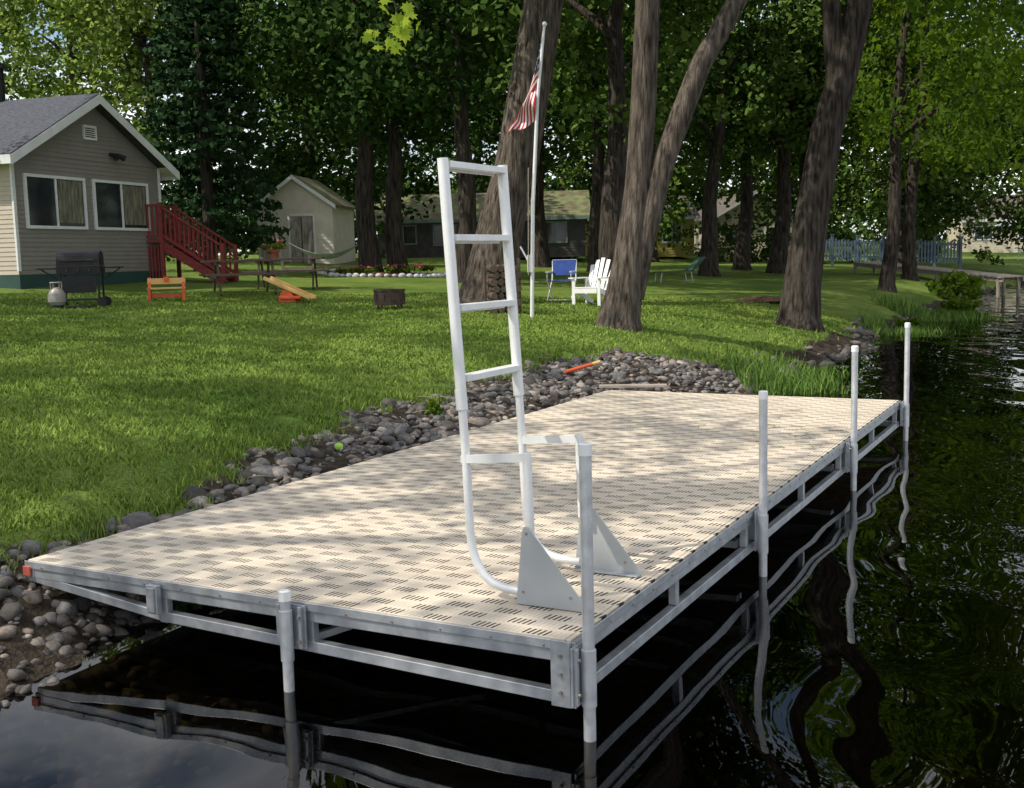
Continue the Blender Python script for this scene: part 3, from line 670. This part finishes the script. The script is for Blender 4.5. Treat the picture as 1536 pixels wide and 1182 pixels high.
b=B(); K=36; ring=[(2.0*math.cos(2*math.pi*i/K),1.5*math.sin(2*math.pi*i/K)) for i in range(K)]
vs=[(0,0,gz(fx,fy)-gz(fx,fy)+.14)]+[(p[0],p[1],gz(fx+p[0],fy+p[1])-gz(fx,fy)+.03) for p in ring]
b.add(vs,[(0,i+1,(i+1)%K+1) for i in range(K)],0,True)
b.make('mulch',[MULCH],g)
b=B()
for i in range(52):
    a=2*math.pi*i/52; x,y=2.06*math.cos(a),1.56*math.sin(a); r=random.uniform(.08,.13); b.ell((x,y,gz(fx+x,fy+y)-gz(fx,fy)+.05),(r,r*.8,r*.7),0,9,5)
b.make('edging_stones',[STONEW],g)
c=np.stack([rng.uniform(-1.7,1.7,40),rng.uniform(-1.2,1.0,40),np.full(40,.22)],1); v,f,lv=leaf_geo(c,.16,30,.09); npmesh('plants',v,f,LEAFN,lv,parent=g)
v,f,lv=leaf_geo(c[:22]+np.array([0,0,.1]),.15,10,.07); npmesh('blooms',v,f,FLOW,lv,parent=g)
g=at('hammock',-7.6,39.5,.1); b=B(); K=14
for i in range(K):
    for j in range(6):
        def P(i,j):
            u=i/K; w=(j/6-.5)*.9*math.sin(math.pi*(.08+.84*u)); return (u*2.6,w,.95-.62*math.sin(math.pi*u)+.9*w*w)
        b.add([P(i,j),P(i+1,j),P(i+1,j+1),P(i,j+1)],[(0,1,2,3)],0,True)
for i in(0,1):
    x=-.05+i*2.7; b.tube([(x,0,.95),(x-.35+i*.7,0,1.25)],.015,6,1); b.beam((x-.35+i*.7,0,1.35),(x-.15+i*.3,0,0),.09,.09,1)
b.beam((-.2,0,.05),(2.8,0,.05),.1,.08,1); b.make('sling_and_stand',[HAMM,GREYW],g)
g=at('adirondack_chair',1.72,23.4,-.55); b=B()
for i in range(5):
    x=-.2+i*.1; hh=[.82,.92,.96,.92,.82][i]; b.beam((x,.18,.30),(x*1.25,.18+.32,hh),.085,.02,up=(0,1,0))
for i in range(6): b.box((0,-.28+i*.09,.37-i*.018),(.5,.078,.02))
for s in(-1,1):
    b.box((s*.33,-.02,.56),(.12,.66,.025)); b.box((s*.29,-.3,.28),(.07,.03,.56)); b.beam((s*.27,-.3,.34),(s*.27,.5,.04),.03,.1); b.box((s*.29,.26,.28),(.03,.06,.56))
b.box((0,.30,.52),(.6,.03,.07)); b.box((0,-.315,.30),(.5,.025,.1))
b.make('chair',[WHITEP],g,.005)
g=at('folding_camp_chair',1.15,25.0,-.3); b=B()
for s in(-1,1):
    b.tube([(s*.27,-.25,0),(s*.27,.22,.45),(s*.27,.30,.88)],.014,8,0); b.tube([(s*.27,.28,0),(s*.27,-.2,.45),(s*.27,-.22,.62)],.014,8,0); b.box((s*.27,0,.63),(.05,.5,.03),0)
b.box((0,.0,.43),(.52,.44,.02),1); b.box((0,.27,.72),(.54,.02,.34),1,Matrix.Rotation(-.15,3,'X')); b.tube([(-.27,.3,.88),(.27,.3,.88)],.014,8,0); b.tube([(-.27,-.25,.02),(.27,-.25,.02)],.012,8,0)
b.make('frame_and_seat',[TRIMW,BLUEF],g)
g=at('camp_lounge_chair',5.2,36,.3); b=B(); b.box((0,0,.32),(1.2,.5,.03),0); b.beam((.55,0,.33),(1.0,0,.75),.5,.03,0)
for x in(-.5,.5):
    for y in(-.22,.22): b.beam((x,y,.32),(x*1.1,y,0),.03,.03,1)
b.make('lounger',[pm('green_canvas',(.02,.07,.05)),ALUD],g)
g=at('firewood_stack',-.12,20.9,.2)
b=B()
for r_ in range(7):
    for c_ in range(4):
        rr_=random.uniform(.055,.075); b.tube([(-.2+c_*.135+(r_%2)*.05,-.2+random.uniform(-.03,.03),.07+r_*.125),(-.2+c_*.135+(r_%2)*.05,.25,.07+r_*.125)],rr_,9,0)
for x in(-.32,.32): b.box((x,.02,.5),(.04,.04,1.0),0)
b.make('logs',[DARKW],g)
g=at('flagpole',.38,20.0); b=B(); b.tube([(0,0,-.2),(.07,0,2.0),(.19,0,3.8),(.33,0,4.98)],[.035,.033,.03,.024],12,0)
b.ell((.335,0,5.01),(.045,.045,.045),0); b.tube([(-.04,-.05,.75),(-.0,-.045,2.6)],.008,6,1)
b.box((-.01,0,.95),(.09,.09,.3),0); b.tube([(-.04,-.01,1.0),(-.17,-.02,1.25)],.015,8,0)
b.make('pole',[TRIMW,GREYW],g)
b=B(); NU,NV=52,26
def FP(i,j):
    s=i/NU*1.5; v=j/NV; k=s/1.5
    x=.30-.07*v-.13*s**.6-.40*v*k**.8+.025*math.sin(9*s+4*v)*k; y=.08*math.sin(9*s+5*v)*min(1,s*2)+.05*math.sin(13*v+4*s)*k
    z=4.86-s*.98-v*.85*(1-.75*k)+.03*math.sin(8*v+5*s)*k
    return (x,y,z)
for i in range(NU):
    for j in range(NV):
        stripe=j*13//NV; can=(i<NU*.4 and stripe<7)
        mm=2 if can else (0 if stripe%2==0 else 1)
        if can and (i%4==1) and (j%3==1): mm=1
        b.add([FP(i,j),FP(i+1,j),FP(i+1,j+1),FP(i,j+1)],[(0,1,2,3)],mm,True)
b.make('flag',[FRED,FWHITE,FBLUE],g)
g=empty('blue_picket_fence',(0,0,0)); b=B()
p0=np.array([15.2,58.]); p1=np.array([22.4,56.5]); K=48
for i in range(K+1):
    p=p0+(p1-p0)*i/K; z=gz(*p)+.2; b.box((p[0],p[1],z+.62),(.09,.03,1.1 if i%2 else 1.0),0)
for i in range(7):
    p=p0+(p1-p0)*i/6; z=gz(*p)+.1; b.box((p[0],p[1]+.06,z+.65),(.14,.08,1.6),0); b.box((p[0],p[1]+.06,z+1.48),(.18,.12,.05),0)
for hh in(.5,1.2): b.beam((p0[0],p0[1]+.04,gz(*p0)+hh),(p1[0],p1[1]+.04,gz(*p1)+hh),.04,.1,0)
b.make('pickets',[BLUEP],g)
g=empty('wooden_jetty',(0,0,0)); b=B()
a=np.array([15.0,48,1.32]); c=np.array([18.4,41.5,.72]); K=34; dr=(c-a)/K; pr=np.array([-dr[1],dr[0],0]); pr/=np.linalg.norm(pr)
for i in range(K):
    p=a+dr*(i+.5); q=p-pr*.65; w=p+pr*.65; b.beam(q,w,np.linalg.norm(dr)*.9,.045,0)
for s in(-.55,.55):
    b.beam(a+pr*s-np.array([0,0,.09]),c+pr*s-np.array([0,0,.09]),.07,.14,0)
    for i in(0,10,20,30,33):
        p=a+dr*i+pr*s; b.tube([(p[0],p[1],-1),(p[0],p[1],p[2]+.02)],.07,8,0)
b.make('planks',[GREYW],g)
g=at('patio_umbrella',32.2,72); b=B(); b.tube([(0,0,0),(0,0,2.6)],.03,8,1)
K=8; vs=[(0,0,2.75)]+[(1.7*math.cos(i*math.pi/4),1.7*math.sin(i*math.pi/4),2.15) for i in range(8)]; b.add(vs,[(0,i+1,(i+1)%8+1) for i in range(8)],0)
b.add([vs[i+1] for i in range(8)]+[(v[0],v[1],v[2]-.2) for v in vs[1:]],[(i,(i+1)%8,(i+1)%8+8,i+8) for i in range(8)],0)
b.tube([(0,0,.7),(0,0,.74)],.6,16,1); b.make('canopy_and_table',[WHITEP,TRIMW],g)
g=at('tennis_ball',-1.38,8.85,0,.05); b=B(); b.ell((0,0,0),(.033,.033,.033),0,16,10); b.tube([(.0335*math.cos(q*.4),.0335*math.sin(q*.4)*.8,.02*math.sin(q*.8)) for q in range(16)],.002,5,1); b.make('ball',[TENNIS,WHITEP],g)
g=at('orange_marker_pole',.85,13.7,.45,.07); b=B(); b.tube([(-.22,0,.0),(.15,0,.07)],.022,10,0); b.tube([(.15,0,.07),(.26,0,.09)],.024,10,1); b.make('pole',[ORANGE,YELLOW],g)
g=empty('loose_plank',(1.35,12.55,.44),-.12); b=B(); b.box((0,0,0),(.75,.12,.03)); b.make('plank',[GREYW],g,.004)
g=at('mulch_ring',5.9,26.5); b=B(); vs=[(0,0,.12)]+[(1.0*math.cos(i*.2618),.7*math.sin(i*.2618),.02) for i in range(24)]; b.add(vs,[(0,i+1,(i+1)%24+1) for i in range(24)],0,True); b.make('mulch',[MULCH],g)
g=at('small_white_post',12.9,32.2); b=B(); b.tube([(0,0,-.2),(0,0,.7)],.06,10); b.ell((0,0,.7),(.06,.06,.06),0); b.make('post',[WHITEP],g)
g=empty('fallen_twigs',(A0[0],A0[1],ZT),DOCK_ANG); b=B()
for i in range(16):
    x=5.3+random.gauss(0,.5); y=.55+random.gauss(0,.3); a=random.uniform(0,6.28); l=random.uniform(.06,.22)
    y=max(.05,y); b.tube([(x,y,.004),(x+l*.5*math.cos(a),y+l*.5*math.sin(a),.010),(x+l*math.cos(a+.5),y+l*math.sin(a+.5),.004)],.0016,5)
b.make('twigs',[WEEDM],g)
# ------------------------------------------------------------------ trees
z0=gz(-.4,23.8)-.15
tree('maple_tree',-.4,23.8,'near_a',1.15,.3,.45,bark=BARK,crown_off=(1.2,0,1.0),trunk=[([(-.46,23.8,z0),(-.42,23.8,z0+.25),(-.36,23.8,z0+.7),(-.17,23.8,2.4),(.21,23.8,3.75),(.6,23.8,5.75),(.84,23.8,7.1),(1.1,23.8,9),(1.3,23.9,11),(1.4,24,13)],[.85,.66,.54,.47,.44,.42,.40,.34,.25,.12])])
z0=gz(1.76,18.2)-.15
tree('maple_tree',1.76,18.2,'near_b',1.0,1.2,.3,bark=BARK,crown_off=(.8,0,1.2),trunk=[([(1.74,18.2,z0),(1.76,18.2,z0+.3),(1.85,18.2,1.3),(1.94,18.2,1.75),(2.09,18.2,2.95),(2.18,18.2,4.3),(2.25,18.2,5.8),(2.3,18.1,8),(2.4,18,11)],[.44,.34,.29,.27,.215,.20,.19,.15,.07]),
  ([(1.95,18.2,1.2),(2.12,18.18,2.1),(2.37,18.15,2.95),(2.53,18.1,3.46),(3.07,18.1,4.8),(3.75,18.1,5.95),(4.4,18,7.5),(5,18,10)],[.2,.22,.19,.18,.165,.15,.12,.05])])
z0=gz(5.6,22)-.15
tree('maple_tree',5.6,22,'tall',1.05,2.5,.3,bark=BARKD,crown_off=(3.2,0,.4),trunk=[([(5.58,22,z0),(5.62,22,z0+.3),(5.68,22,1.2),(5.81,22,2.2),(6.12,22,4.1),(6.39,22,5.1),(6.68,22,6.4),(7.1,22,8.5),(7.6,22,11),(8.1,22,14)],[.58,.42,.36,.33,.30,.28,.25,.2,.14,.06]),
  ([(6.3,22,4.9),(6.25,22,5.6),(6.16,22,6.7),(6.0,22,8.5),(5.6,22,11)],[.2,.19,.17,.13,.05])])
for x,y,k,s,rz in((-8.6,4.3,'open',1.0,.5),(-14.8,11.5,'open',1.15,2),(-15.5,20,'near_a',1.05,1)): tree('maple_tree',x,y,k,s,rz,.35,bark=BARK)  # unseen trees left of view, added to shade and dapple dock and lawn
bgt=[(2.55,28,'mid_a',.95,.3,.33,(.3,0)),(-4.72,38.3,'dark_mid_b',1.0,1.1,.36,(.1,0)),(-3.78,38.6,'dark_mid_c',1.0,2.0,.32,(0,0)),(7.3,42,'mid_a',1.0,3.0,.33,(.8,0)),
(10.3,50,'mid_b',1.0,4,.35,(.3,0)),(10.9,46,'mid_c',1.0,5,.36,(.6,0)),(12.3,47.5,'mid_b',1.05,.6,.4,(.5,0)),(19.6,57,'low_a',1.1,1.6,.5,(1.5,0)),
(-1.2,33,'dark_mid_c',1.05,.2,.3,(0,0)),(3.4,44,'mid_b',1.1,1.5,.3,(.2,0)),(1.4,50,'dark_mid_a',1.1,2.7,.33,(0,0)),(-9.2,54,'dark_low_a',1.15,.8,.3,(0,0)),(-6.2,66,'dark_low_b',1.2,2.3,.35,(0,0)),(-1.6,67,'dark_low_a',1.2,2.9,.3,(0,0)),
(7.6,61,'low_b',1.0,1.9,.3,(0,0)),(16.8,62,'low_a',1.1,3.5,.35,(0,0)),(25,68,'low_b',1.15,4.5,.4,(0,0)),(26,56,'low_a',.9,.4,.35,(1,0)),
(-14.4,47,'sunny',.85,1.2,.3,(0,0)),(-18.5,50,'sunny',1.0,.2,.3,(0,0)),(-25,56,'sunny',1.0,1.3,.3,(0,0)),(-12,72,'low_a',1.25,.7,.3,(0,0)),
(4,82,'dark_low_b',1.3,.1,.3,(0,0)),(12,86,'low_a',1.3,2.1,.3,(0,0)),(21,84,'low_b',1.25,3.1,.3,(0,0)),(29,80,'sunny',1.1,.9,.3,(0,0)),(40,100,'low_b',1.3,1.9,.3,(0,0))]
for x,y,k,s,rz,r,ln in bgt: tree('maple_tree',x,y,k,s,rz,r,ln)
tree('maple_tree',11.6,34.8,'hang',1.0,.7,.22,(.6,0),crown_off=(2.2,-.5,1.2),zs=1.25)
tree('maple_tree',14.9,42.5,'hang',1.3,2.7,.25,(.8,0),crown_off=(1.6,0,.0),zs=1.2)
def spruce(x,y,H,R):
    e=at('spruce_tree',x,y); b=B(); b.tube([(0,0,-.1),(0,0,H*.5),(0,0,H)],[.22,.14,.02],10); b.make('trunk',[BARKD],e)
    C=[];rad=[]
    z=1.2
    while z<H-.3:
        f=1-z/H; rr=R*f**.8+.15; k=int(7+rr*3)
        for i in range(k):
            a=random.uniform(0,6.28)
            for q in(.35,.65,.95): C.append((math.cos(a)*rr*q,math.sin(a)*rr*q,z-.35*q*rr*.5)); rad.append(.16+.24*q)
        z+=.42
    v,f_,lv=leaf_geo(np.array(C),np.array(rad),15,.2,flat=.45,up=.5); npmesh('needles',v,f_,LEAFS,lv,parent=e)
spruce(-9.5,36.5,13,2.3); spruce(-11.4,44,15,2.6)
C=[];rad=[]
line=[(-110,40),(-70,75),(-40,100),(-10,115),(25,125),(60,128),(95,118)]
for i in range(len(line)-1):
    p,q=np.array(line[i]),np.array(line[i+1]); L_=np.linalg.norm(q-p)
    for k in range(int(L_*2.6)):
        w=p+(q-p)*rng.random(); H=13+5*math.sin(w[0]*.35)+3*math.sin(w[0]*.9+1); C.append((w[0]+rng.normal()*3,w[1]+rng.normal()*3,gz(*w)+rng.random()*H)); rad.append(2.2)
line=[(95,118),(120,60),(118,0),(95,-60),(30,-110),(-50,-120)]
for i in range(len(line)-1):
    p,q=np.array(line[i]),np.array(line[i+1]); L_=np.linalg.norm(q-p)
    for k in range(int(L_*1.4)):
        w=p+(q-p)*rng.random(); C.append((w[0]+rng.normal()*3,w[1]+rng.normal()*3,.5+rng.random()*(11+3*math.sin(w[1]*.3)))); rad.append(2.4)
v,f,lv=leaf_geo(np.array(C),np.array(rad),40,.75); npmesh('distant_treeline',v,f,LEAF,lv)
C=[];
for k in range(620):
    x=rng.uniform(-30,40); C.append((x,rng.normal(92,4)+ (0 if x<25 else 8),gz(x,90)+rng.random()*6.0))
v,f,lv=leaf_geo(np.array(C),1.4,40,.42); npmesh('understory_shrubs',v,f,LEAFK,lv)
C=[]
for cx,cy,w_,h_ in((-14,50,2.5,2.2),(3.0,61,1.0,1.8),(11.3,64,1.2,2.2),(17.6,66,1.6,2.4),(-7.6,55.5,.8,1.5),(24,64,2.5,2.0),(13.8,64.5,.8,1.3)):
    for k in range(26): x=cx+rng.normal()*w_; y=cy+rng.normal()*.6; C.append((x,y,gz(x,y)+rng.random()*h_))
v,f,lv=leaf_geo(np.array(C),.6,45,.2); npmesh('garden_shrubs',v,f,LEAF,lv)
g=empty('maple_branch',(-.46,5.0,2.84)); b=B()
b.tube([(-3.2,-1.5,3.2),(-1.4,-.6,1.5),(-.3,-.1,.6),(0,0,.15),(.03,.02,0)],[.03,.018,.009,.004,.002],7); b.tube([(-.1,-.03,.3),(.06,.03,.2),(.1,.04,.12)],.002,5); b.make('twig',[BARK],g)
b=B()
shape=[(0,-.45),(.1,-.25),(.35,-.4),(.3,-.2),(.55,-.05),(.33,.05),(.38,.22),(.16,.18),(0,.6),(-.16,.18),(-.38,.22),(-.33,.05),(-.55,-.05),(-.3,-.2),(-.35,-.4),(-.1,-.25)]
for i in range(36):
    c=Vector((random.gauss(0,.05),random.gauss(0,.05),random.uniform(-.06,.38))); R=Matrix.Rotation(random.gauss(0,.9),3,'Z')@Matrix.Rotation(random.uniform(.6,1.7),3,'X')@Matrix.Rotation(random.gauss(3.14,.6),3,'Z'); s=random.uniform(.045,.075)
    vs=[c]+[c+R@Vector((p[0]*s,p[1]*s,-.35*abs(p[0])*s)) for p in shape]; K=len(shape)
    b.add(vs,[(0,k+1,(k+1)%K+1) for k in range(K)],0)
o=b.make('leaves',[TWIGL],g)
at_=o.data.attributes.new('lv','FLOAT','FACE'); at_.data.foreach_set('value',np.repeat(rng.uniform(0,1,36),16).astype(np.float32))
# ------------------------------------------------------------------ light
EL=math.radians(50)
S=Vector((-.95*math.cos(EL),-.312*math.cos(EL),math.sin(EL)))
su=bpy.data.lights.new('sun','SUN'); su.energy=5; su.angle=math.radians(.53); su.color=(1,.94,.83)
so=bpy.data.objects.new('sun',su); col.objects.link(so); so.rotation_euler=S.to_track_quat('Z','Y').to_euler(); so.location=(-20,-20,40)
w=bpy.data.worlds.new('World'); scene.world=w; w.use_nodes=True; nt=w.node_tree; nt.nodes.clear(); L=nt.links
out=nt.nodes.new('ShaderNodeOutputWorld'); bg=nt.nodes.new('ShaderNodeBackground'); bg.inputs[1].default_value=.15
sk=nt.nodes.new('ShaderNodeTexSky'); sk.sky_type='NISHITA'; sk.sun_disc=False; sk.sun_elevation=EL; sk.sun_rotation=math.radians(252)
tc=nt.nodes.new('ShaderNodeTexCoord'); nz=nt.nodes.new('ShaderNodeTexNoise'); nz.inputs['Scale'].default_value=3.2; nz.inputs['Detail'].default_value=4
mp=nt.nodes.new('ShaderNodeMapping'); mp.inputs['Scale'].default_value=(1,1,2.2); L.new(tc.outputs['Generated'],mp.inputs[0]); L.new(mp.outputs[0],nz.inputs['Vector'])
r=nt.nodes.new('ShaderNodeValToRGB'); r.color_ramp.elements[0].position=.38; r.color_ramp.elements[1].position=.60; L.new(nz.outputs['Fac'],r.inputs[0])
mx=nt.nodes.new('ShaderNodeMixRGB'); L.new(r.outputs[0],mx.inputs[0]); L.new(sk.outputs[0],mx.inputs[1]); mx.inputs[2].default_value=(10.2,10.3,10.6,1)
L.new(mx.outputs[0],bg.inputs[0]); L.new(bg.outputs[0],out.inputs[0])
# ------------------------------------------------------------------ camera
cam=bpy.data.cameras.new('camera'); co=bpy.data.objects.new('camera',cam); col.objects.link(co); scene.camera=co
cam.sensor_width=36; cam.lens=36*1700/1536; cam.clip_end=2000; cam.clip_start=.05
co.matrix_world=Matrix.Translation((0,0,1.9))@Matrix.Rotation(math.pi/2-math.atan(205.4/1700),4,'X')@Matrix.Rotation(-.025,4,'Z')
scene.view_settings.view_transform='Standard'; scene.view_settings.look='None'; scene.view_settings.exposure=0
